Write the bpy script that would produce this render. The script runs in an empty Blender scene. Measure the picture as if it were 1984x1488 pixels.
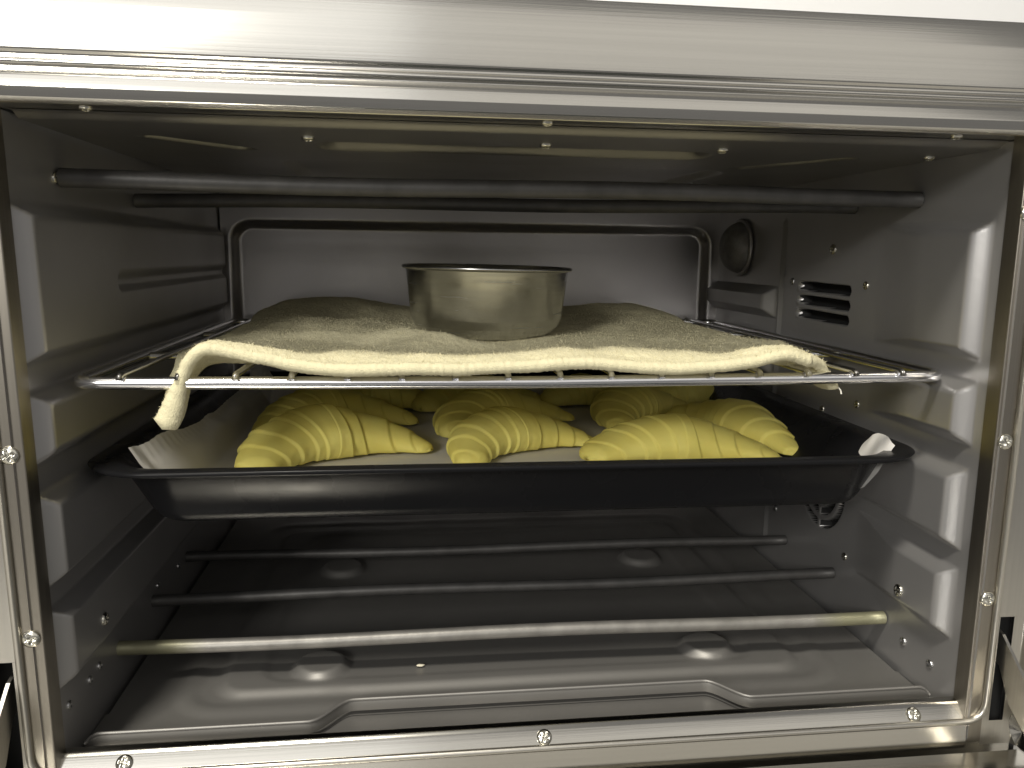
import bpy, math, random
import numpy as np
from mathutils import Matrix, Vector
random.seed(4); RNG = np.random.default_rng(7)
S = bpy.context.scene; COL = S.collection

# ------------------------------------------------------------------ camera
CAM = np.array([-0.05156, -0.2984, 0.20672]); YAW, PIT, ROL, FPX = 0.12291, 0.16113, 0.01265, 1549.75
fw = np.array([math.sin(YAW)*math.cos(PIT), math.cos(YAW)*math.cos(PIT), -math.sin(PIT)])
r0 = np.array([math.cos(YAW), -math.sin(YAW), 0.0]); u0 = np.cross(r0, fw)
rt = math.cos(ROL)*r0 + math.sin(ROL)*u0; upv = -math.sin(ROL)*r0 + math.cos(ROL)*u0
cd = bpy.data.cameras.new('camera'); cam = bpy.data.objects.new('camera', cd); COL.objects.link(cam)
cam.matrix_world = Matrix(((rt[0], upv[0], -fw[0], CAM[0]), (rt[1], upv[1], -fw[1], CAM[1]), (rt[2], upv[2], -fw[2], CAM[2]), (0, 0, 0, 1)))
cd.sensor_width = 36; cd.lens = 36*FPX/1984; cd.clip_start = 0.01; cd.clip_end = 50
S.camera = cam
# ------------------------------------------------------------------ light
W = bpy.data.worlds.new('World'); S.world = W; W.use_nodes = True
W.node_tree.nodes['Background'].inputs[0].default_value = (1.0, 0.975, 0.95, 1)
W.node_tree.nodes['Background'].inputs[1].default_value = 0.19
def area(name, loc, target, sx, sy, power, col):
    L = bpy.data.lights.new(name, 'AREA'); L.shape = 'RECTANGLE'; L.size = sx; L.size_y = sy; L.energy = power; L.color = col
    o = bpy.data.objects.new(name, L); COL.objects.link(o); o.location = loc
    d = Vector(target) - Vector(loc); o.rotation_euler = d.to_track_quat('-Z', 'Y').to_euler(); return o
area('ceiling_lamp', (-0.50, -0.80, 1.80), (0, 0.05, 0.1), 0.26, 0.26, 32, (1.0, 0.95, 0.84))
area('bright_room_panel', (1.10, -2.45, 1.40), (1.10, 0, 1.40), 2.2, 1.9, 6.8, (1.0, 0.96, 0.88))  # added panel standing in for a lit wall, brightens the header
area('added_fill_lamp', (-1.15, -2.10, 0.95), (0, 0.05, 0.1), 0.5, 0.36, 25, (1.0, 0.97, 0.90))  # added fill lamp that brightens the front croissants
area('bright_room_panel', (-1.05, -2.3, 1.40), (-1.05, 0, 1.40), 2.0, 1.8, 12.5, (0.99, 0.98, 0.96))
S.view_settings.view_transform = 'Standard'; S.view_settings.look = 'None'; S.view_settings.gamma = 1
S.view_settings.exposure = 0.0
S.render.engine = 'CYCLES'

# ------------------------------------------------------------------ helpers
def mat(name, col, rough=0.5, metal=0.0, var=0.0, vscale=30, bump=0.0, bscale=200, stretch=(1, 1, 1), spec=0.5, sss=0.0, aniso=0.0, col2=None, rvar=0.0, coat=0.0):
    m = bpy.data.materials.new(name); m.use_nodes = True; nt = m.node_tree; b = nt.nodes['Principled BSDF']
    b.inputs['Base Color'].default_value = (*col, 1); b.inputs['Roughness'].default_value = rough; b.inputs['Metallic'].default_value = metal
    b.inputs['Specular IOR Level'].default_value = spec; b.inputs['Coat Weight'].default_value = coat
    if sss: b.inputs['Subsurface Weight'].default_value = sss; b.inputs['Subsurface Radius'].default_value = (1, .7, .3); b.inputs['Subsurface Scale'].default_value = .004
    if aniso: b.inputs['Anisotropic'].default_value = aniso
    tc = nt.nodes.new('ShaderNodeTexCoord'); mp = nt.nodes.new('ShaderNodeMapping'); mp.inputs['Scale'].default_value = stretch
    nt.links.new(tc.outputs['Object'], mp.inputs[0])
    if var or rvar:
        n = nt.nodes.new('ShaderNodeTexNoise'); n.inputs['Scale'].default_value = vscale; n.inputs['Detail'].default_value = 6; nt.links.new(mp.outputs[0], n.inputs[0])
        if var:
            mx = nt.nodes.new('ShaderNodeMix'); mx.data_type = 'RGBA'
            c2 = col2 or tuple(c*(1-var) for c in col); mx.inputs[6].default_value = (*col, 1); mx.inputs[7].default_value = (*c2, 1)
            rp = nt.nodes.new('ShaderNodeMapRange'); rp.inputs[1].default_value = .35; rp.inputs[2].default_value = .7
            nt.links.new(n.outputs[0], rp.inputs[0]); nt.links.new(rp.outputs[0], mx.inputs[0]); nt.links.new(mx.outputs[2], b.inputs['Base Color'])
        if rvar:
            rr = nt.nodes.new('ShaderNodeMapRange'); rr.inputs[1].default_value = .3; rr.inputs[2].default_value = .7
            rr.inputs[3].default_value = rough-rvar; rr.inputs[4].default_value = rough+rvar
            nt.links.new(n.outputs[0], rr.inputs[0]); nt.links.new(rr.outputs[0], b.inputs['Roughness'])
    if bump:
        n2 = nt.nodes.new('ShaderNodeTexNoise'); n2.inputs['Scale'].default_value = bscale; n2.inputs['Detail'].default_value = 4; nt.links.new(mp.outputs[0], n2.inputs[0])
        bp = nt.nodes.new('ShaderNodeBump'); bp.inputs['Strength'].default_value = bump; bp.inputs['Distance'].default_value = .001
        nt.links.new(n2.outputs[0], bp.inputs['Height']); nt.links.new(bp.outputs[0], b.inputs['Normal'])
    return m
M = {}
M['steel'] = mat('brushed_stainless', (.66, .64, .59), .18, 1, var=.06, vscale=3, bump=.025, bscale=6, stretch=(2, 260, 260))
M['steel_v'] = mat('brushed_stainless_upright', (.62, .595, .54), .34, 1, var=.06, vscale=3, bump=.025, bscale=6, stretch=(260, 260, 2), rvar=.03)
M['wall'] = mat('aluminised_steel', (.50, .49, .485), .35, .70, var=.10, vscale=14, bump=.03, bscale=320, rvar=.04)
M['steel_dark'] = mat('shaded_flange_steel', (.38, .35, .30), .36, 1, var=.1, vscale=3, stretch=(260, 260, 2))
M['ceil'] = mat('aluminised_steel_ceiling', (.40, .39, .38), .33, .92, var=.1, vscale=14, bump=.03, bscale=320, rvar=.04)  # same metal as the walls, darkened to paint in the ceiling's shade
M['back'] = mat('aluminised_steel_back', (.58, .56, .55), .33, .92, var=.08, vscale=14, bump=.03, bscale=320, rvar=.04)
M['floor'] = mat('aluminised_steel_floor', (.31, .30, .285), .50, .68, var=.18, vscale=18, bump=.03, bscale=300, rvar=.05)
M['hole'] = mat('dark_hole', (.012, .012, .012), .8)  # near-black, paints the unlit depth of the slots; also on the feet
M['chrome'] = mat('chromed_wire', (.88, .88, .90), .20, 1, rvar=.05, vscale=60)
M['screw'] = mat('zinc_screw', (.70, .68, .60), .22, 1)
M['rivet'] = mat('rivet_steel', (.62, .62, .62), .3, 1)
M["tube"] = mat("heater_sheath_shaded", (.10, .097, .094), .5, .45, var=.3, vscale=90, bump=.1, bscale=400)  # darker copy for top and rear tubes, their shade put into the colour
M['tube_front'] = mat('heater_sheath_lit', (.36, .345, .32), .45, .5, var=.3, vscale=90, bump=.1, bscale=400)  # lighter copy for the front tube, its light put into the colour
def cold_ends(m):                               # heat-stained olive ends of the sheath, outside the coil
    nt = m.node_tree; b = nt.nodes['Principled BSDF']; tc = nt.nodes.new('ShaderNodeTexCoord'); sx = nt.nodes.new('ShaderNodeSeparateXYZ'); nt.links.new(tc.outputs['Object'], sx.inputs[0])
    ab = nt.nodes.new('ShaderNodeMath'); ab.operation = 'ABSOLUTE'; nt.links.new(sx.outputs[0], ab.inputs[0])
    mr = nt.nodes.new('ShaderNodeMapRange'); mr.inputs[1].default_value = .150; mr.inputs[2].default_value = .168; nt.links.new(ab.outputs[0], mr.inputs[0])
    mx = nt.nodes.new('ShaderNodeMix'); mx.data_type = 'RGBA'; old = b.inputs['Base Color'].links[0].from_socket
    nt.links.new(mr.outputs[0], mx.inputs[0]); nt.links.new(old, mx.inputs[6]); mx.inputs[7].default_value = (.33, .32, .21, 1); nt.links.new(mx.outputs[2], b.inputs['Base Color'])
cold_ends(M['tube_front'])
M['enamel'] = mat('black_enamel', (.010, .010, .011), .28, 0, spec=.11, rvar=.06, vscale=25, bump=.03, bscale=120)
M['paper'] = mat('baking_paper', (.74, .72, .69), .65, 0, var=.06, vscale=40, bump=.15, bscale=90)
M['dough'] = mat('raw_dough', (.85, .76, .22), .65, 0, var=.12, vscale=55, bump=.08, bscale=350, sss=.12, spec=.3, col2=(.81, .70, .17))
M['towel'] = mat('terry_cloth', (.80, .74, .50), .95, 0, var=.08, vscale=160, bump=.5, bscale=1600, spec=.1)
M['tin'] = mat('tin_steel', (.50, .50, .495), .22, 1, var=.06, vscale=30, rvar=.07, stretch=(1, 1, 14))
M['glass'] = mat('lamp_glass', (.34, .33, .32), .45, .4, spec=.3, var=.5, vscale=90)
M['plaster'] = mat('white_wall_paint', (.92, .92, .92), .8, 0, var=.02, vscale=8)
M['counter'] = mat('counter_top', (.45, .44, .42), .5, 0, var=.2, vscale=40)
M['housing'] = mat('housing_sheet', (.25, .25, .25), .5, .6)
M['doorglass'] = mat('door_glass', (.04, .045, .045), .06, 0, spec=.6)
M['crumb'] = mat('crumb', (.75, .70, .55), .9)
M['thread'] = mat('cotton_thread', (.82, .80, .72), .9)

def mesh(name, V, F, m, parent=None, smooth=True, mats=None, midx=None):
    me = bpy.data.meshes.new(name); me.from_pydata([tuple(map(float, v)) for v in V], [], [tuple(map(int, f)) for f in F])
    me.materials.append(M[m])
    for x in (mats or []): me.materials.append(M[x])
    if midx is not None: me.polygons.foreach_set('material_index', np.asarray(midx, dtype=np.int32))
    if smooth: me.polygons.foreach_set('use_smooth', np.ones(len(F), dtype=bool))
    me.update(); o = bpy.data.objects.new(name, me); COL.objects.link(o)
    if parent: o.parent = parent
    return o
def tag(o, label=None, cat=None, group=None, kind=None):
    for k, v in (('label', label), ('category', cat), ('group', group), ('kind', kind)):
        if v: o[k] = v
    return o
def empty(name, loc=(0, 0, 0)):
    o = bpy.data.objects.new(name, None); COL.objects.link(o); o.location = loc; o.empty_display_size = .02; return o
def gridfaces(nu, nv, closed_v=False, flip=False):
    i = np.arange(nu-1)[:, None]; j = np.arange(nv if closed_v else nv-1)[None, :]; j2 = (j+1) % nv
    a = i*nv+j; b = (i+1)*nv+j; c = (i+1)*nv+j2; d = i*nv+j2
    F = np.stack([a+0*b, b, c, d], -1).reshape(-1, 4)
    return F[:, ::-1] if flip else F
def sheet(name, P, m, parent=None, **k):       # P: (nu,nv,3)
    nu, nv = P.shape[:2]; return mesh(name, P.reshape(-1, 3), gridfaces(nu, nv), m, parent, **k)
def tube_vf(path, r, seg=14, caps=True, rr=None):
    P = np.asarray(path, float); n = len(P); T = np.gradient(P, axis=0); T /= np.linalg.norm(T, axis=1)[:, None]
    up = np.array([0, 0, 1.0]) if abs(T[0][2]) < .9 else np.array([0, 1.0, 0]); V = []; N = up
    for k in range(n):
        N = N - T[k]*(N@T[k]); N /= np.linalg.norm(N); B = np.cross(T[k], N); rk = r if rr is None else rr[k]
        a = np.arange(seg)/seg*2*math.pi
        V.append(P[k]+rk*(np.cos(a)[:, None]*N+np.sin(a)[:, None]*B))
    V = np.concatenate(V); F = [list(f) for f in gridfaces(n, seg, True)]
    if caps: F.append(list(range(seg))[::-1]); F.append(list(range((n-1)*seg, n*seg)))
    return V, F
def tube(name, path, r, m, parent=None, seg=14, rr=None): V, F = tube_vf(path, r, seg, rr=rr); return mesh(name, V, F, m, parent)
def arcpath(pts, rad, n=6):                    # polyline with rounded corners
    out = [np.array(pts[0], float)]
    for a, b, c in zip(pts[:-2], pts[1:-1], pts[2:]):
        a, b, c = (np.array(q, float) for q in (a, b, c)); d1 = (a-b)/np.linalg.norm(a-b); d2 = (c-b)/np.linalg.norm(c-b)
        p, q = b+d1*rad, b+d2*rad
        for t in np.linspace(0, 1, n): out.append((1-t)**2*p+2*t*(1-t)*b+t*t*q)
    out.append(np.array(pts[-1], float)); return np.array(out)
def smooth_path(p, k=3):
    return p
def extrude_x(name, prof, xs, m, parent, sm=True): # prof [(y,z)] along X
    pr = np.array(prof); P = np.zeros((len(xs), len(pr), 3)); P[..., 0] = np.array(xs)[:, None]; P[..., 1] = pr[None, :, 0]; P[..., 2] = pr[None, :, 1]
    return sheet(name, P, m, parent, smooth=sm)
def rounded(prof, rad, n=5):
    p3 = [(0, a, b) for a, b in prof]; return [(q[1], q[2]) for q in arcpath(p3, rad, n)]
def box(name, x0, x1, y0, y1, z0, z1, m, parent=None, bev=0.0):
    import bmesh
    bm = bmesh.new(); bmesh.ops.create_cube(bm, size=1)
    for v in bm.verts: v.co = ((x0+x1)/2+v.co.x*(x1-x0), (y0+y1)/2+v.co.y*(y1-y0), (z0+z1)/2+v.co.z*(z1-z0))
    if bev: bmesh.ops.bevel(bm, geom=bm.edges[:], offset=bev, segments=2, affect='EDGES')
    me = bpy.data.meshes.new(name); bm.to_mesh(me); bm.free(); me.materials.append(M[m]); o = bpy.data.objects.new(name, me); COL.objects.link(o); o.parent = parent
    return o
def ss(a, b, x):
    t = np.clip((x-a)/(b-a), 0, 1); return t*t*(3-2*t)
def sdrr(x, y, x0, x1, y0, y1, r):             # signed distance, rounded rectangle
    qx = np.abs(x-(x0+x1)/2)-(x1-x0)/2+r; qy = np.abs(y-(y0+y1)/2)-(y1-y0)/2+r
    return np.minimum(np.maximum(qx, qy), 0)+np.hypot(np.maximum(qx, 0), np.maximum(qy, 0))-r
def seg_d(x, y, a, b):
    ax, ay = a; bx, by = b; t = np.clip(((x-ax)*(bx-ax)+(y-ay)*(by-ay))/((bx-ax)**2+(by-ay)**2), 0, 1)
    return np.hypot(x-ax-t*(bx-ax), y-ay-t*(by-ay))
class VNoise:                                   # smooth value noise
    def __init__(s, seed): s.g = np.random.default_rng(seed).random((64, 64))*2-1
    def __call__(s, x, y):
        xi = np.floor(x).astype(int); yi = np.floor(y).astype(int); fx = x-xi; fy = y-yi; fx = fx*fx*(3-2*fx); fy = fy*fy*(3-2*fy)
        g = lambda a, b: s.g[a % 64, b % 64]
        return (g(xi, yi)*(1-fx)+g(xi+1, yi)*fx)*(1-fy)+(g(xi, yi+1)*(1-fx)+g(xi+1, yi+1)*fx)*fy

# ------------------------------------------------------------------ setting
CT = -0.034
tag(box('wall', -1.5, 1.6, .52, .56, -.6, 1.6, 'plaster'), kind='structure')
tag(box('countertop', -1.2, 1.2, -.28, .52, CT-.04, CT, 'counter'), kind='structure')

# ------------------------------------------------------------------ oven
oven = empty('countertop_oven', (0, .16, CT)); OB = Vector((0, .16, CT))
tag(oven, 'open stainless steel countertop oven with grey metal cavity and heating tubes', 'oven')
def adopt(o, parent=None):                      # parts are modelled in world space; keep that under the parent
    o.parent = parent or oven; o.matrix_parent_inverse = Matrix.Translation(-OB); return o
def adopt2(o, p): o.parent = p; return o
BX, D, H = .191, .325, .2525
# --- side walls as pressed sheet: pads bulge into the cavity, rack grooves stay between them
ys = np.unique(np.concatenate([np.linspace(0, .04, 41), np.linspace(.04, .11, 46), np.linspace(.11, .172, 104), np.linspace(.172, D+.004, 100)])); zs = np.unique(np.concatenate([np.linspace(-.004, .044, 42), np.linspace(.044, .102, 98), np.linspace(.102, .165, 54), np.linspace(.165, .194, 60), np.linspace(.194, .2545, 46)]))
PADS = [(.1645, .2225), (.1265, .1535), (.0785, .1145), (.036, .0690)]
def wall_h(Y, Z, right):
    h = np.full_like(Y, 0.0)
    h += -.0022*(1-ss(.0045, .0085, Y))
    for z0, z1 in PADS:
        y0 = .0085 if not right else .0165
        y1 = .318 if not right else .100
        sd = sdrr(Y, Z, y0, y1, z0-.001, z1+.001, .012)
        if right: w = np.where(Y > .06, .030, .0135)
        else: w = .0145
        wz = np.minimum(w, (z1-z0)*.36)
        # chamfer: wide at the front end, narrow along the long edges
        dfront = Y-y0; dlong = np.minimum(Z-(z0-.001), (z1+.001)-Z); dback = y1-Y
        top = ss(0, 1, np.clip(dfront/.0155, 0, 1)*1.0); a = np.clip(dfront/.0068, 0, 1)
        b = np.clip(dlong/.0058, 0, 1); c = np.clip(dback/(.045 if right else .008), 0, 1)
        q = np.minimum(np.minimum(a, b), c); q = np.clip(q, 0, 1); q = .35*q+.65*(q*q*(3-2*q))
        h = np.maximum(h, np.where(q > 0, .0066*q, h))
    if not right:
        g = sdrr(Y, Z, .0945, .32, .1875, .1955, .003); h -= .0028*(1-ss(-.003, .0012, g))
    else:
        for z0, z1 in [(.166, .1875), (.1265, .1535), (.0785, .1145)]:
            a = np.clip((Y-.2165)/.008, 0, 1); b = np.clip(np.minimum(Z-z0, z1-Z)/.006, 0, 1); h = np.maximum(h, .008*np.minimum(a, b))
        lin = np.abs(Y-.211); h += .0022*(1-ss(.0004, .0022, lin))*ss(.008, .014, Z)*(1-ss(.228, .232, Z))
        for zc in (.1885, .1800, .1715):                                   # three vent slots
            sl = seg_d(Y, Z, (.128, zc), (.182, zc+.0008)); h -= .0075*(1-ss(.0020, .0032, sl))
            h += .0009*(1-ss(.0, .0018, np.abs(seg_d(Y, Z, (.187, zc-.001), (.187, zc+.002))-.0004)))
        cy, cz = .141, .073; rr = np.hypot(Y-cy, Z-cz); an = np.abs(((np.degrees(np.arctan2(Z-cz, Y-cy))+45) % 90)-45)*math.pi/180*rr
        gr = ((1-ss(.0016, .0026, np.abs(rr-.0245)))+(1-ss(.0016, .0026, np.abs(rr-.0165)))+(1-ss(.0016, .0026, np.abs(rr-.0085))))*ss(.0014, .0022, an)
        h -= .0075*np.clip(gr, 0, 1)
    return h
YY, ZZ = np.meshgrid(ys, zs, indexing='ij')
def make_wall(name, right):
    h = wall_h(YY, ZZ, right); P = np.stack([(BX-h)*(1 if right else -1), YY, ZZ], -1)
    F = gridfaces(*YY.shape); hf = h.reshape(-1)[F].mean(1)
    return adopt(mesh(name, P.reshape(-1, 3), F, 'wall', mats=['hole'], midx=(hf < -.0026).astype(int)))  # deepest faces painted black as the darkness inside the holes
left_wall = make_wall('side_wall', False); right_wall = make_wall('side_wall', True)
# --- back panel with a recessed rounded field
xs = np.linspace(-BX-.002, BX+.002, 260); z2 = np.linspace(-.004, .2545, 180); XX, Z2 = np.meshgrid(xs, z2, indexing='ij')
sd = sdrr(XX, Z2, -.1875, .1845, .03, .2300, .016); hb = .0085*(1-ss(-.0065, -.0005, sd))
hb -= .003*(1-ss(.001, .004, np.abs(Z2-.018)))
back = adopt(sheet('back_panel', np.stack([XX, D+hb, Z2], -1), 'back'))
# --- ceiling panel
yc = np.unique(np.concatenate([np.linspace(.012, .10, 120), np.linspace(.10, D+.002, 80)])); XC, YC = np.meshgrid(np.linspace(-BX-.001, BX+.001, 240), yc, indexing='ij')
hz = .0022*(1-ss(.0145, .0205, YC))*1.0
hz += .0038*(1-ss(-.004, .002, sdrr(XC, YC, -.092, .083, .058, .0865, .01)))*ss(.056, .066, YC)
hz += .0030*(1-ss(.002, .0055, seg_d(XC, YC, (-.158, .060), (-.128, .090))))+.0030*(1-ss(.002, .0055, seg_d(XC, YC, (.118, .118), (.150, .066))))
hz += .004*(1-ss(-.005, .001, sdrr(XC, YC, -.12, .12, .13, .30, .02)))
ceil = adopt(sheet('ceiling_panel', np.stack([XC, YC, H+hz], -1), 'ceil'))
# --- header: folded stainless profile across the front
hp = rounded([(.36, .2998), (.0105, .2992), (.0012, .2970), (-.0004, .2872), (-.0006, .2722), (.0004, .2712), (.0004, .2700), (-.0006, .2690), (-.0007, .2680), (.0005, .2668), (-.0002, .2656),
              (-.0016, .2640), (-.0024, .2600), (-.0017, .2566), (.0004, .2549), (.0150, .2549)], .00045, 4)
header = adopt(extrude_x('header', hp, np.linspace(-.2145, .2145, 8), 'steel', None))
# --- sill and lower front
sp = rounded([(.0, -.0075), (.0008, .0030), (.0010, .0042), (.0056, .0102), (.0070, .0113), (.0105, .0112), (.0135, .0088), (.0165, .0050), (.0185, .0010)], .0006, 4)
sill = adopt(extrude_x('sill', sp, np.linspace(-.1905, .1905, 6), 'steel', None))
adopt(extrude_x('sill_ledge', [(.0183, .0012), (.0190, .0006), (.052, .0002), (.053, -.004), (D, -.0045)], np.linspace(-.1905, .1905, 6), 'floor', None, False))
# --- bead running round the opening, flange strips and outer uprights
bead = adopt(tube('frame_bead', arcpath([(-.1985, .0004, .2552), (-.1985, .0004, .0048), (.1985, .0004, .0048), (.1985, .0004, .2552)], .010, 8), .0014, 'steel_v', None, 12))
for s in (-1, 1):
    fl = rounded([(.1892*s, .009), (.1896*s, .0012), (.1982*s, .0012)], .0006, 4)
    def upright(nm, prof, za, zb):
        pr = np.array(prof); zz = np.linspace(za, zb, 6); P = np.zeros((6, len(pr), 3)); P[..., 0] = pr[None, :, 0]; P[..., 1] = pr[None, :, 1]; P[..., 2] = zz[:, None]
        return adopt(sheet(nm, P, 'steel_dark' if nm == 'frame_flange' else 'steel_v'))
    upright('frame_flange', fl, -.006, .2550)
    upright('outer_upright', rounded([(.1985*s, .0016), (.2130*s, .0012), (.2138*s, -.0012), (.2152*s, -.0012), (.2160*s, .0015), (.2162*s, .36)], .0005, 3), .053, .2990)
    upright('outer_upright', [(.1985*s, .0016), (.2016*s, .0014)], -.0075, .053)
    upright('outer_upright', rounded([(.2082*s, .0013), (.2130*s, .0012), (.2138*s, -.0012), (.2152*s, -.0012), (.2160*s, .0015), (.2162*s, .36)], .0005, 3), -.0075, .053)
    upright('outer_upright', [(.2016*s, .0014), (.2082*s, .0013)], -.0075, .0040)
    # hinge: arm plate coming out of the slot and knuckle on the door corner
    xa = .2046*s; arm = [(.020, .050), (.002, .0445), (-.020, .0245), (-.046, .0005), (-.052, -.003), (-.040, -.004), (-.026, .006), (-.016, .0085), (-.006, .016), (.002, .030), (.012, .034)]
    V = [(xa-.0007, a, b) for a, b in arm]+[(xa+.0007, a, b) for a, b in arm]; n = len(arm)
    F = [list(range(n))[::-1], list(range(n, 2*n))]+[[i, (i+1) % n, n+(i+1) % n, n+i] for i in range(n)]
    adopt(mesh('hinge_arm', V, F, 'steel_v', smooth=False))
    kn = adopt(tube('hinge_knuckle', [(.2068*s, -.012, .0065), (.2072*s, -.012, .0065), (.226*s, -.012, .0065), (.2264*s, -.012, .0065)], .0085, 'steel', None, 20, rr=[.0078, .0085, .0085, .0078]))
# housing shell that closes the cavity from the outside
hs = [(-.2162, .0), (-.2162, .36), (.2162, .36), (.2162, .0)]
P = np.array([[(x, y, z) for z in (-.026, .2985)] for x, y in [(-.2160, .002), (-.2160, .3595), (.2160, .3595), (.2160, .002)]]); adopt(sheet('housing', P, 'housing', smooth=False))
adopt(box('base_plate', -.2155, .2155, .002, .359, -.0275, -.0245, 'housing'))
adopt(box('slot_dark_box', -.2140, -.2005, .010, .05, -.006, .058, 'hole')); adopt(box('slot_dark_box', .2005, .2140, .010, .05, -.006, .058, 'hole'))  # black boxes put in as the dark inside the hinge slots
for fx in (-.18, .18):
    for fy in (.04, .32): adopt(tube('foot', [(fx, fy, CT), (fx, fy, CT+.001), (fx, fy, -.027)], .012, 'hole', None, 16, rr=[.010, .012, .012]))
adopt(box('front_apron', -.2150, .2150, .0035, .005, -.0265, -.0065, 'steel'))
# door, dropped open
door = adopt(box('door', -.2135, .2135, -.262, -.0035, -.0225, -.0068, 'steel', bev=.0012))
dg = box('door_pane', -.165, .165, -.225, -.045, -.0066, -.0060, 'doorglass'); adopt(dg, oven); 
# --- screws
def screw_mesh(name, R, hh, m, cross=True, hole=False):
    nr, ns = 10, 32; V = []; 
    rr = np.concatenate([np.linspace(0.001, .9, nr-2), [.97, 1.0]])
    for r_ in rr:
        for k in range(ns):
            a = 2*math.pi*k/ns; x, y = r_*R*math.cos(a), r_*R*math.sin(a); z = hh*math.sqrt(max(0, 1-(r_*.93)**2)) if r_ < .99 else 0
            if cross and r_ < .62 and (abs(x) < .13*R or abs(y) < .13*R): z -= hh*.55
            if hole and r_ < .4: z -= hh*.8
            V.append((x, y, z))
    F = [list(f) for f in gridfaces(len(rr), ns, True)]
    o = mesh(name, V, F, m); me = o.data; bpy.data.objects.remove(o); return me
SC = screw_mesh('screw', .0034, .0019, 'screw'); SC2 = screw_mesh('screw_small', .0023, .0013, 'screw'); RV = screw_mesh('rivet', .0019, .0012, 'rivet', False, True)
def place(me, nm, loc, nrm, parent=None, roll=None, sc=1):
    o = bpy.data.objects.new(nm, me); COL.objects.link(o); adopt(o)
    q = Vector(nrm).to_track_quat('Z', 'Y'); o.rotation_mode = 'QUATERNION'
    from mathutils import Quaternion
    o.rotation_quaternion = q @ Quaternion((0, 0, 1), random.uniform(0, 1.5) if roll is None else roll); o.location = loc; o.scale = (sc, sc, sc); return o
for x, z, s in [(-.1945, .1330, 1), (-.1938, .0625, 1), (.1938, .1317, -1), (.1938, .0620, -1), (.1925, .2255, -1), (-.1942, .206, 1)]: place(SC, 'screw', (x, .0012, z), (0, -1, 0))
for x in (-.1656, .0012, .1666): place(SC, 'screw', (x, .0036, .0076), (0, -.75, .66), sc=.95)
for x in (-.164, -.002, .162): place(SC2, 'screw', (x, .006, .2549), (0, -.1, -1))
for x, y, z in [(-.0938, .046, .2525), (.0042, .047, .2525), (.0818, .0467, .2525), (.1815, .0517, .2525), (.0643, .139, .2565), (.035, .155, .2565)]: place(SC2, 'screw', (x, y, z-.0001), (0, -.1, -1), sc=1.15 if y < .1 else .8)
for y, z, big in [(.0515, .2346, 1), (.1717, .0222, 0), (.1339, .0262, 0), (.0441, .0494, 2), (.0506, .0244, 0), (.040, .0237, 0), (.0189, .0246, 0)]:
    h = float(wall_h(np.array([y]), np.array([z]), False)[0]); place(SC2 if big else RV, 'screw' if big else 'rivet', (-BX+h, y, z), (1, 0, 0), sc=1.25 if big == 2 else 1.0)
for y, z, big in [(.1474, .2117, 2), (.1957, .1916, 0), (.1103, .1923, 1), (.1466, .1175, 1), (.1097, .1272, 1), (.1095, .039, 1), (.0481, .0457, 2), (.0502, .0174, 0), (.0291, .0165, 0), (.198, .0387, 0)]:
    h = float(wall_h(np.array([y]), np.array([z]), True)[0]); place(SC2 if big else RV, 'screw' if big else 'rivet', (BX-h, y, z), (-1, 0, 0), sc=1.35 if big == 2 else (1.0 if big else 1.15))
# --- heating tubes
def heater(y0, y1, z0, z1, r, m='tube'):
    xs_ = np.linspace(-.1935, .1905, 34); t = (xs_+.1905)/.381; p = np.stack([xs_, y0+(y1-y0)*t, z0+(z1-z0)*t+.0006*np.sin(9*t+y0*40)], -1)
    return adopt(tube('heating_tube', p, r, m, None, 16))
heater(.0741, .0676, .0205, .0223, .0033, 'tube_front'); heater(.1245, .1195, .0221, .0245, .0031); heater(.189, .1803, .0205, .0232, .0031)
heater(.055, .0700, .2345, .2355, .0039); heater(.1440, .1268, .2318, .2340, .0036)
# --- lamp glass in the back right corner
n, k = 12, 28; V = []
for i in range(n):
    a = i/(n-1)*math.pi/2; rad, dep = .0188*math.cos(a)**.8, .015*math.sin(a)
    for j in range(k): b = 2*math.pi*j/k; V.append((BX-.001-dep, .279+rad*math.cos(b), .2135+rad*math.sin(b)))
adopt(mesh('lamp_glass', V, gridfaces(n, k, True), 'glass'))
adopt(tube('lamp_ring', [(BX-.002, .279+.0196*math.cos(a), .2135+.0196*math.sin(a)) for a in np.linspace(0, 2*math.pi, 40)], .0016, 'wall', None, 8))

# the left side of the front frame leans out slightly towards the top
for o in oven.children:
    if o.type == 'MESH' and o.name.split('.')[0] in ('side_wall', 'frame_bead', 'frame_flange', 'outer_upright'):
        for v in o.data.vertices:
            if v.co.x < -.15: v.co.x -= .0036*max(v.co.z-.02, 0)/.23
    elif o.name.startswith(('screw', 'rivet')) and o.location.x < -.18: o.location.x -= .0036*max(o.location.z-.02, 0)/.23
# fixings and inlays belong to the sheet they sit in
for o in list(oven.children):
    n = o.name.split('.')[0]; p = None
    if n in ('screw', 'rivet'):
        x, y, z = o.location
        p = left_wall if x < -.17 and y > .01 else right_wall if x > .175 and y > .01 and z < .25 else ceil if z > .25 and y > .02 else header if z > .25 else sill if z < .03 else bead
    elif n == 'door_pane': p = door
    elif n in ('lamp_glass', 'lamp_ring'): p = right_wall
    if p: o.parent = p; o.matrix_parent_inverse = Matrix.Identity(4)
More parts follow.
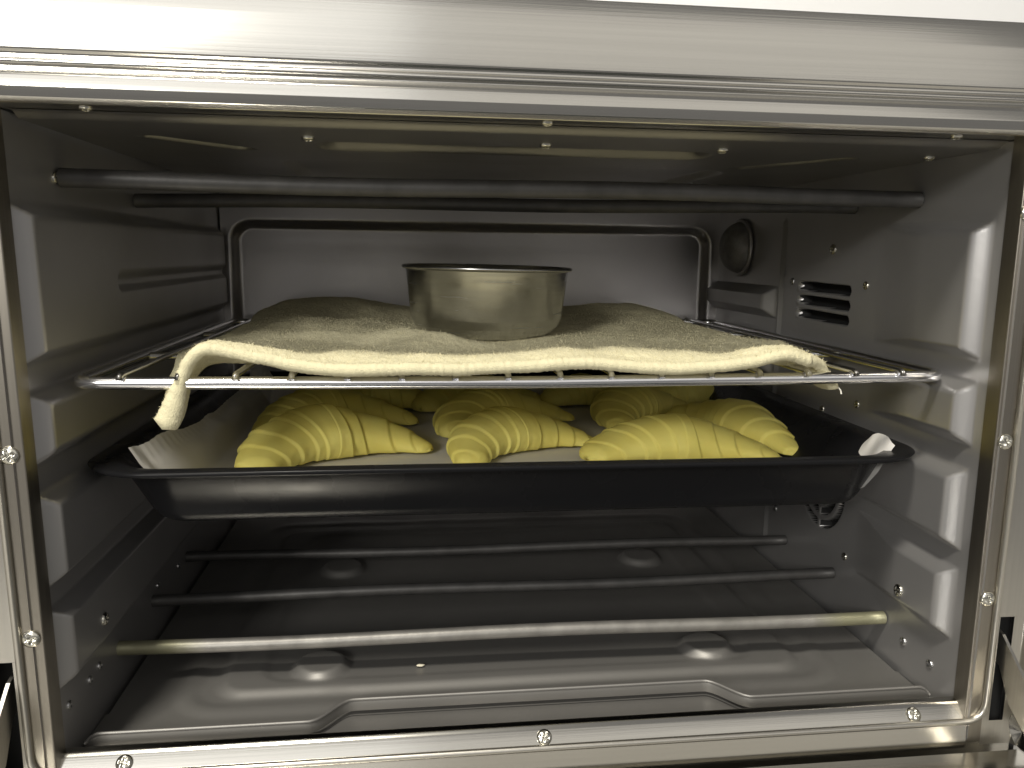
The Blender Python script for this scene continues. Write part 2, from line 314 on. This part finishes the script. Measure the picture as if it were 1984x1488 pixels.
# ------------------------------------------------------------------ crumb tray (lifts out of the oven floor)
ct = empty('crumb_tray', (0, .17, .0035)); tag(ct, 'grey sheet metal crumb tray with pressed ribs on the oven floor', 'crumb tray')
CTB = Vector((0, .17, .0035))
def padopt(o, root, base): o.parent = root; o.matrix_parent_inverse = Matrix.Translation(-base); return o
def lipy(x): return .0235+.0155*ss(-.0975, -.0800, x)*(1-ss(.0835, .1005, x))
XF, VF = np.meshgrid(np.linspace(-.1885, .1885, 330), np.linspace(0, 1, 230)**1.25, indexing='ij')
YF = lipy(XF)+VF*(.318-lipy(XF)); ZF = np.full_like(XF, .0010)
ZF += .0016*ss(-.0035, .0035, -np.abs(sdrr(XF, YF, -.159, .157, .0475, .30, .02))+.004)*0.55
ZF += .0024*(1-ss(-.0065, .0005, sdrr(XF, YF, -.1475, .1460, .0555, .285, .016)))
ZF -= .0010*(1-ss(-.003, .003, sdrr(XF, YF, -.125, .122, .068, .27, .012)))
for cx_, cy_ in ((-.0985, .0800), (.100, .0812), (-.0985, .2050), (.100, .2060)):
    ZF += .0040*(1-ss(.0105, .0155, np.hypot(XF-cx_, YF-cy_)))
ZF += .0003*VNoise(3)(XF*30, YF*30)
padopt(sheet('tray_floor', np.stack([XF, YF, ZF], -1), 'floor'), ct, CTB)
xl = np.linspace(-.1880, .1880, 150); lp = np.stack([xl, lipy(xl), np.full_like(xl, .0085)-.004*(ss(.184, .188, np.abs(xl)))], -1)
lo = lp.copy(); lo[:, 2] = .0030
padopt(sheet('tray_lip', np.stack([lp, lp*[1, 1, 0]+[0, -.0008, .006], lo], 1), 'floor'), ct, CTB)
padopt(tube('lip_bead', lp, .0008, 'floor', None, 8), ct, CTB)

# ------------------------------------------------------------------ wire rack
rack = empty('wire_rack', (0, .17, .155)); RB = Vector((0, .17, .155)); tag(rack, 'chromed wire oven rack holding the towel and the round tin', 'rack')
ZR = .1545
fp = arcpath([(0, .3145, ZR), (-.1855, .3145, ZR), (-.1855, .0312, ZR-.0002), (0, .0300, ZR-.0009), (.1855, .0312, ZR+.0004), (.1855, .3145, ZR+.0005), (0, .3145, ZR)], .011, 9)
padopt(tube('rack_frame', fp, .0026, 'chrome', None, 14), rack, RB)
WX = [-.1663+.02192*i for i in range(16)]
for i, x in enumerate(WX):
    w = tube('rack_wire', [(x, .0270, ZR+.0012), (x, .0274, ZR+.0024), (x, .0290, ZR+.0032), (x, .0305, ZR+.0032), (x, .06, ZR+.0031), (x, .30, ZR+.0031), (x, .3148, ZR+.0028)], .00135, 'chrome', None, 8); padopt(w, rack, RB)
for y in (.12, .225): padopt(tube('rack_crossbar', [(-.1855, y, ZR-.0006), (-.1, y, ZR-.0006), (.1, y, ZR-.0006), (.1855, y, ZR-.0006)], .0019, 'chrome', None, 8), rack, RB)

# ------------------------------------------------------------------ towel
TZ = ZR+.0046
vn1, vn2, vn3, vn4 = VNoise(11), VNoise(12), VNoise(13), VNoise(14)
def towel_surface(a, b):                        # a: arc position across, b: depth
    xl, xr = -.134, .112
    e1 = np.maximum(xl-a, 0); e2 = np.maximum(a-xr, 0)
    z = TZ+.0030+0*a
    # ridges and hollows of the crumpled cloth
    z = z+.0078*np.exp(-((b-.104-.012*np.sin(a*38))/.018)**2)*(.58+.42*np.sin(a*27+2.6))
    z = z+.0125*np.exp(-((b-.278)/.034)**2)*(.30+.70*np.exp(-((a+.112)/.045)**2)+.35*np.exp(-((a-.10)/.05)**2))
    z = z+.0060*np.exp(-((b-.19)/.035)**2)*np.exp(-((a+.115)/.035)**2)
    z = z+.0042*np.exp(-((b-.040-.006*np.sin(a*30+1))/.016)**2)*(.6+.4*np.sin(a*44+.4))
    z = z+.0016*vn1(a*38+5, b*38)+.0009*vn2(a*85, b*85+3)
    # hollow where the tin stands
    d = np.hypot(a+.010, b-.132); w = 1-ss(.040, .060, d); z = z*(1-w)+(TZ+.0032)*w
    # front hem: dips between the wires and rises in arches
    wave = .0010*np.sin(a*95+.3)+.0018*np.sin(a*52+2.0)+.0012+.0045*np.exp(-((a+.136)/.013)**2)+.0035*np.exp(-((a-.108)/.016)**2)
    fr = 1-ss(.0, .030, b-.024); z = z+fr*(wave-.0008-.0012*(1-ss(0, .010, b-.024)))
    zmin = ZR+.0074+.0011*np.sin(a*52+.6)+.0006*np.sin(a*95); z = np.where(z < zmin+.002, zmin+.002*np.exp((z-zmin-.002)/.002), z)   # lies on the wires
    # left and right corners sink between the wires
    fl = 1-ss(.030, .085, b)
    dl = e1*(.35+.62*fl); dr = e2
    x = a.copy()
    rb_, am = .011, 1.02; ang = np.clip(dl/rb_, 0, am); ov = np.maximum(dl-rb_*am, 0)
    x = np.where(e1 > 0, xl-rb_*np.sin(ang)-ov*math.cos(am)-(1-fl)*e1*.5, x)
    z = z-np.where(e1 > 0, rb_*(1-np.cos(ang))+ov*math.sin(am), 0)
    x = np.where(e2 > 0, xr+e2*.80, x)
    fr2 = 1-ss(.040, .095, b)
    z = z-np.where(e2 > 0, fr2*(.0005+13*e2*e2)+(1-fr2)*4*e2*e2, 0)
    return x, z
na, nb = 400, 330
AA, BBv = np.meshgrid(np.linspace(-.1655, .1455, na), np.linspace(0, 1, nb), indexing='ij')
front = .0265+.0022*np.sin(AA*41+1)-.0035*np.exp(-((AA+.02)/.06)**2)+.010*ss(.118, .145, AA)
backl = .302-.010*np.abs(np.sin(AA*17))+.006*vn3(AA*25, AA*0)
Bm = front+BBv*(backl-front)
# ragged left/right edge
X, Z = towel_surface(AA+.0015*vn4(Bm*70, AA*0+2)*(np.abs(AA) > .12), Bm)
shear = -.012*(1-BBv)*0; X = X+shear
Tn = np.stack([X, Bm, Z], -1)
du = np.gradient(Tn, axis=0); dv = np.gradient(Tn, axis=1); N = np.cross(du, dv); N /= np.linalg.norm(N, axis=-1)[..., None]
fuzz = RNG.random((na, nb))*.0004+.0005*np.abs(vn2(AA*700, Bm*700))
TH = .0044
hem = 1-.0*AA
top = Tn+N*fuzz[..., None]; thick = TH*(1+1.0*(1-ss(.03, .06, Bm))*ss(.012, .030, np.maximum(-.134-AA, 0))); bot = Tn-N*(thick+RNG.random((na, nb))*.0004)[..., None]
V = np.concatenate([top.reshape(-1, 3), bot.reshape(-1, 3)]); F0 = gridfaces(na, nb); F1 = F0[:, ::-1]+na*nb
idx = np.arange(na*nb).reshape(na, nb)
loop = np.concatenate([idx[:, 0], idx[-1, 1:], idx[-2::-1, -1], idx[0, -2:0:-1]])
# rounded rim between the two faces
ctr = Tn.reshape(-1, 3)[loop]; tl = V[loop]; bl = V[loop+na*nb]; tang = np.roll(ctr, -1, 0)-np.roll(ctr, 1, 0); tang /= np.linalg.norm(tang, axis=1)[:, None]
nn = N.reshape(-1, 3)[loop]; out = np.cross(tang, nn); out /= np.linalg.norm(out, axis=1)[:, None]
mid = (tl+bl)/2+out*(TH*.45+RNG.random(len(loop))[:, None]*.0006)
m0 = len(V); V = np.concatenate([V, mid]); L = len(loop); F2 = []
for i in range(L):
    j = (i+1) % L; F2 += [[loop[i], m0+i, m0+j, loop[j]], [m0+i, loop[i]+na*nb, loop[j]+na*nb, m0+j]]
towel = mesh('towel', V, np.concatenate([F0, F1, np.array(F2)]), 'towel')
tag(towel, 'crumpled cream terry towel spread over the wire rack', 'towel')
# loose pile fibres standing on the cloth
nf = 26000; fi = RNG.integers(0, na, nf); fj = np.minimum((RNG.random(nf)**1.3*nb).astype(int), nb-1); p0 = top[fi, fj]+(RNG.random((nf, 3))-.5)*.0008; nd = N[fi, fj]+RNG.normal(0, .55, (nf, 3)); nd /= np.linalg.norm(nd, axis=1)[:, None]
tg = np.cross(nd, RNG.normal(0, 1, (nf, 3))); tg /= np.linalg.norm(tg, axis=1)[:, None]; ln = (.0005+.0011*RNG.random(nf)**2)[:, None]
fv = np.stack([p0-tg*.00012, p0+tg*.00012, p0+nd*ln+tg*.00006*0], 1).reshape(-1, 3); ff = np.arange(nf*3).reshape(-1, 3)
tag(mesh('pile', fv, ff, 'towel', towel), kind='stuff')
tp = [(.1335, .040, .1500), (.1365, .040, .1500), (.139, .0395, .1492), (.1405, .039, .1475), (.1410, .039, .1458)]
th = tube('loose_thread', tp, .00035, 'thread', towel, 6)

# ------------------------------------------------------------------ round tin
TC = Vector((-.0130, .132, TZ+.0040)); tin = empty('round_tin', TC); tag(tin, 'small round stainless steel baking tin standing on the towel', 'tin')
tin.rotation_euler = (math.radians(.4), math.radians(.7), 0)
Hh = .0365
prof = [(.0005, .0), (.026, .0), (.0310, .0007), (.0355, .0028), (.0388, .0062), (.0404, .0105), (.0432, Hh-.0014), (.0446, Hh-.0010), (.0450, Hh), (.0444, Hh+.0006), (.0436, Hh), (.0424, Hh-.002), (.0400, .010), (.037, .004), (.030, .0012), (.0005, .0010)]
pf = np.array(arcpath([(a, 0, b) for a, b in prof], .0002, 3)); ns = 72; ang = np.arange(ns)/ns*2*math.pi
P = np.stack([pf[:, None, 0]*np.cos(ang), pf[:, None, 0]*np.sin(ang), np.repeat(pf[:, 2:3], ns, 1)], -1)
sp_ = 6*6
mesh('tin_body', P.reshape(-1, 3), gridfaces(len(pf), ns, True), 'tin', tin)
tube('tin_rim', [(.0446*math.cos(a), .0446*math.sin(a), Hh-.0002) for a in np.linspace(0, 2*math.pi, 73)], .0009, 'tin', tin, 8)

# ------------------------------------------------------------------ baking tray
TR = Vector((0, .17, .0962)); tray = empty('baking_tray', TR); tag(tray, 'black enamelled baking tray with rounded rim under the rack', 'baking tray')
def rring(x0, x1, y0, y1, r, z, n=14):
    pts = []
    for cx_, cy_, a0 in ((x1-r, y0+r, -90), (x1-r, y1-r, 0), (x0+r, y1-r, 90), (x0+r, y0+r, 180)):
        for a in np.linspace(a0, a0+90, n): pts.append((cx_+r*math.cos(math.radians(a)), cy_+r*math.sin(math.radians(a)), z))
    # extra points on the straight runs come from the long quads
    return np.array(pts)
ZT = .1185
def fxi(o): return o*1.35+max(o-.0085, 0)*.8
def fxo(o): return o*1.35+min(max(o-.0085, 0), .0033)*3.2+max(o-.0118, 0)*.3
rings = []
for off, z, r in [(0.0, ZT-.0022, .030), (-.0008, ZT-.0006, .0305), (.0004, ZT, .030), (.006, ZT, .026), (.0085, ZT-.0008, .024), (.0098, ZT-.003, .023), (.0175, .1000, .018), (.0195, .0972, .016), (.023, .0964, .013), (.06, .0964, .006)]:
    rings.append(rring(-.1885+fxi(off), .1840-fxi(off), .0265+off, .3120-off, r, z))
R_ = np.array(rings); nr, nk = R_.shape[:2]; V = R_.reshape(-1, 3); F = [list(f) for f in gridfaces(nr, nk, True)]; F.append([(nr-1)*nk+j for j in range(nk)])
# underside skin
R2 = R_.copy(); R2[3:, :, 2] -= .0012; R2[3:, :, :2] = R2[3:, :, :2]
off2 = len(V); U = R_[[0, 3, 5, 6, 7, 8]].copy(); U[0] = R_[0]; U[1, :, 2] -= .0016
U = [rring(-.1885+fxo(o), .1840-fxo(o), .0265+o, .3120-o, r, z) for o, z, r in [(0.0, ZT-.0022, .030), (.0015, ZT-.0021, .029), (.006, ZT-.0016, .026), (.0085, ZT-.003, .024), (.0112, .0980, .0165), (.0118, .0950, .0155), (.0130, .0938, .0145), (.0180, .0932, .012), (.0225, .0922, .012), (.030, .0920, .010)]]
U = np.array(U); FU = [[off2+q for q in f][::-1] for f in gridfaces(len(U), nk, True)]; FU.append([off2+(len(U)-1)*nk+j for j in range(nk)][::-1])
V = np.concatenate([V, U.reshape(-1, 3)])
padopt(mesh('tray_pan', V, F+FU, 'enamel'), tray, TR)

# ------------------------------------------------------------------ baking paper
nx, ny = 170, 130
PX, PV = np.meshgrid(np.linspace(-.186, .1835, nx), np.linspace(0, 1, ny), indexing='ij')
yl = .036+.0*PX; PY = .040+PV*(.300-.040)
pn = VNoise(21)
ed = np.where(PX < 0, np.maximum(-.154-PX, 0), np.maximum(PX-.156, 0))
Zp = .0974+.0003*(pn(PX*40, PY*40)+1)
rise = ed*np.where(PX < 0, .80, .55); Zp = Zp+rise
Xp = np.where(PX < 0, np.maximum(PX, -.154)-ed*.46, np.minimum(PX, .156)+ed*.50)
Zp = Zp+np.where(ed > .012, .0012*pn(PY*60+9, PX*20), 0)
back_e = np.maximum(PY-.282, 0); Zp = Zp+back_e*.9
fe = np.maximum(.052-PY, 0); Zp = Zp+fe*.25
saw = .0007*np.abs(((PY*260) % 2)-1); Xp = Xp+np.where(ed > .022, saw*np.sign(PX), 0)
# right front corner lifts into a small point; left edge leans out
Zp = Zp+np.where(PX > 0, .011*ss(.012, .0275, ed)*np.exp(-((PY-.052)/.014)**2)-.006*ss(.01, .027, ed)*np.exp(-((PY-.078)/.012)**2), 0)
Zp = Zp-np.where(PX > 0, ss(.008, .0275, ed)*.008*ss(.07, .10, PY), 0)
Zp = Zp-np.where(PX < 0, ss(.01, .032, ed)*.010*ss(.06, .16, PY), 0)
paper = sheet('baking_paper', np.stack([Xp, PY, Zp], -1), 'paper'); tag(paper, 'crinkled white baking paper lining the black tray', 'baking paper')

# ------------------------------------------------------------------ croissants
def croissant(loc, rot, length, R, bend, label, seed, skew=0.0, tipr=.20, lift=0.0, tl=None, hh=.022):
    rg = np.random.default_rng(seed); nu, nv = 230, 56
    u = np.linspace(-1, 1, nu); Rc = length/bend
    edges = [np.cumsum(np.concatenate([[rg.uniform(.10, .17)], rg.uniform(.12, .27, 5)])), np.cumsum(np.concatenate([[rg.uniform(.15, .24)], rg.uniform(.16, .32, 5)]))]
    sl = rg.uniform(.07, .12, 2); ph = rg.uniform(0, 6.28, 2); tilt = [rg.uniform(-.05, .05, 7) for _ in range(2)]
    th = np.arange(nv)/nv*2*math.pi
    U, T = np.meshgrid(u, th, indexing='ij'); s = np.abs(U); side = (U > 0).astype(int)
    SH = np.where(side == 1, sl[1]*np.sin(T+ph[1]), sl[0]*np.sin(T+ph[0])); s2 = np.clip(s+SH*np.minimum(s/.15, 1), 0, 1.05)
    env = lambda q: R*(tipr+(1-tipr)*(1-np.clip(q, 0, 1)**1.4))
    tl = tl or tipr; envl = lambda q: R*(tl+(1-tl)*(1-np.clip(q, 0, 1)**1.6)); r = np.where(side == 1, env(s), envl(s))
    for sd_ in (0, 1):
        e = np.concatenate([[0.0], edges[sd_], [1.3]]); m_ = side == sd_
        k = np.clip(np.searchsorted(e, s2, 'right')-1, 0, len(e)-2); f = (s2-e[k])/(e[k+1]-e[k])
        lay = np.array([.31, .25, .19, .13, .08, .03, .0, .0]) if sd_ == 0 else np.array([.34, .25, .17, .10, .05, .02, .0, .0]); k7 = np.minimum(k, 7); nx7 = np.minimum(k+1, 7)
        st = R*(lay[k7]+.022*f**2); st = st+(R*lay[nx7]-st)*ss(.93, 1.0, f)
        r = np.where(m_, r+st, r)
    r = r*(1+.045*VNoise(seed)(U*3+9, np.cos(T)*1.5+4)+.014*VNoise(seed+1)(U*11, np.sin(T)*3+7))
    cw = np.where(side == 1, tipr, tl)*R/(length/2)*.95; cap = np.sqrt(np.clip(1-np.clip((s-1+cw)/cw, 0, 1)**2, .0, 1)); r = r*np.maximum(cap, .02)
    phi = U*bend/2; cx_ = Rc*np.sin(phi); cy_ = Rc*(np.cos(phi)-1)+Rc*(1-math.cos(bend/2))*.5
    nx_, ny_ = np.sin(phi), np.cos(phi)           # outward normal in plan
    a = np.cos(T)*r*1.04; b = np.sin(T)*r*.94
    base = np.where(side == 1, env(s), envl(s))*.88
    zc = base+skew*0
    x = cx_+nx_*a; y = cy_+ny_*a; z = zc+b
    kv = hh/(2.12*R); z = z*kv; fl = .0018+0*z; z = np.where(z < fl, fl-(fl-z)*.10, z); z = np.maximum(z, 0.0004)
    P = np.stack([x, y, z], -1); F = [list(f) for f in gridfaces(nu, nv, True)]
    F.append(list(range(nv))[::-1]); F.append(list(range((nu-1)*nv, nu*nv)))
    o = mesh('croissant', P.reshape(-1, 3), F, 'dough'); o.location = (*loc, .0981+lift); o.rotation_euler = (0, 0, math.radians(rot))
    tag(o, label, 'croissant', 'unbaked croissants on the tray'); return o
CR = [((-.0930, .118), 30, .124, .0176, 2.4, 'raw yellow croissant at the front of the tray beside the paper\'s raised edge'),
      ((.0065, .127), 31, .112, .0160, 2.5, 'raw croissant at the tray front with its tip against the wide-banded one'),
      ((.0905, .109), -3, .114, .0182, 1.45, 'raw croissant with a wide raised middle band at the tray front'),
      ((.1380, .154), -66, .106, .0148, .55, 'nearly straight raw croissant lying slantwise along the tray side'),
      ((-.1000, .190), 30, .122, .0168, 2.3, 'raw croissant in the second row half hidden behind the one by the raised paper'),
      ((.0040, .196), 30, .118, .0165, 2.4, 'shaded raw croissant in the middle of the second row, tip turned outward'),
      ((.1010, .207), 36, .104, .0165, 2.5, 'shaded raw croissant standing between the wide-banded and the slanting one'),
      ((.1420, .252), 20, .092, .0165, 1.7, 'raw croissant in the last row at the far corner of the tray'),
      ((-.0800, .254), 10, .108, .0165, 1.8, 'dim raw croissant in the last row behind the pair by the raised paper'),
      ((-.0050, .262), 14, .108, .0170, 1.9, 'dim raw croissant in the middle of the last row'),
      ((.0720, .268), 8, .070, .0150, 1.6, 'small dim raw croissant in the last row under the tin')]
TL = [.36, .34, .34, .5, .36, .36, .36, .5, .4, .4, .4]
HH = [.0275, .0235, .0228, .0235, .0255, .0235, .0240, .026, .024, .024, .022]
for i, c in enumerate(CR): croissant(*c, seed=31+i*5, tl=TL[i], hh=HH[i])

# ------------------------------------------------------------------ crumbs on the oven floor
def crumb(x, y, z, s, label):
    rg = np.random.default_rng(int(abs(x)*1e5)); V = []; n, k = 6, 8
    for i in range(n):
        a = (i+.01)/(n-1+.02)*math.pi
        for j in range(k): b = 2*math.pi*j/k; q = s*(.8+.4*rg.random()); V.append((q*1.9*math.cos(a), q*math.sin(a)*math.cos(b), q*.6*math.sin(a)*math.sin(b)))
    o = mesh('crumb', V, gridfaces(n, k, True), 'crumb'); o.location = (x, y, z); tag(o, label, 'crumb', None); return o
crumb(-.0495, .0755, 0.0036, .0010, 'pale dough crumb lying on the oven floor before the heating tube')
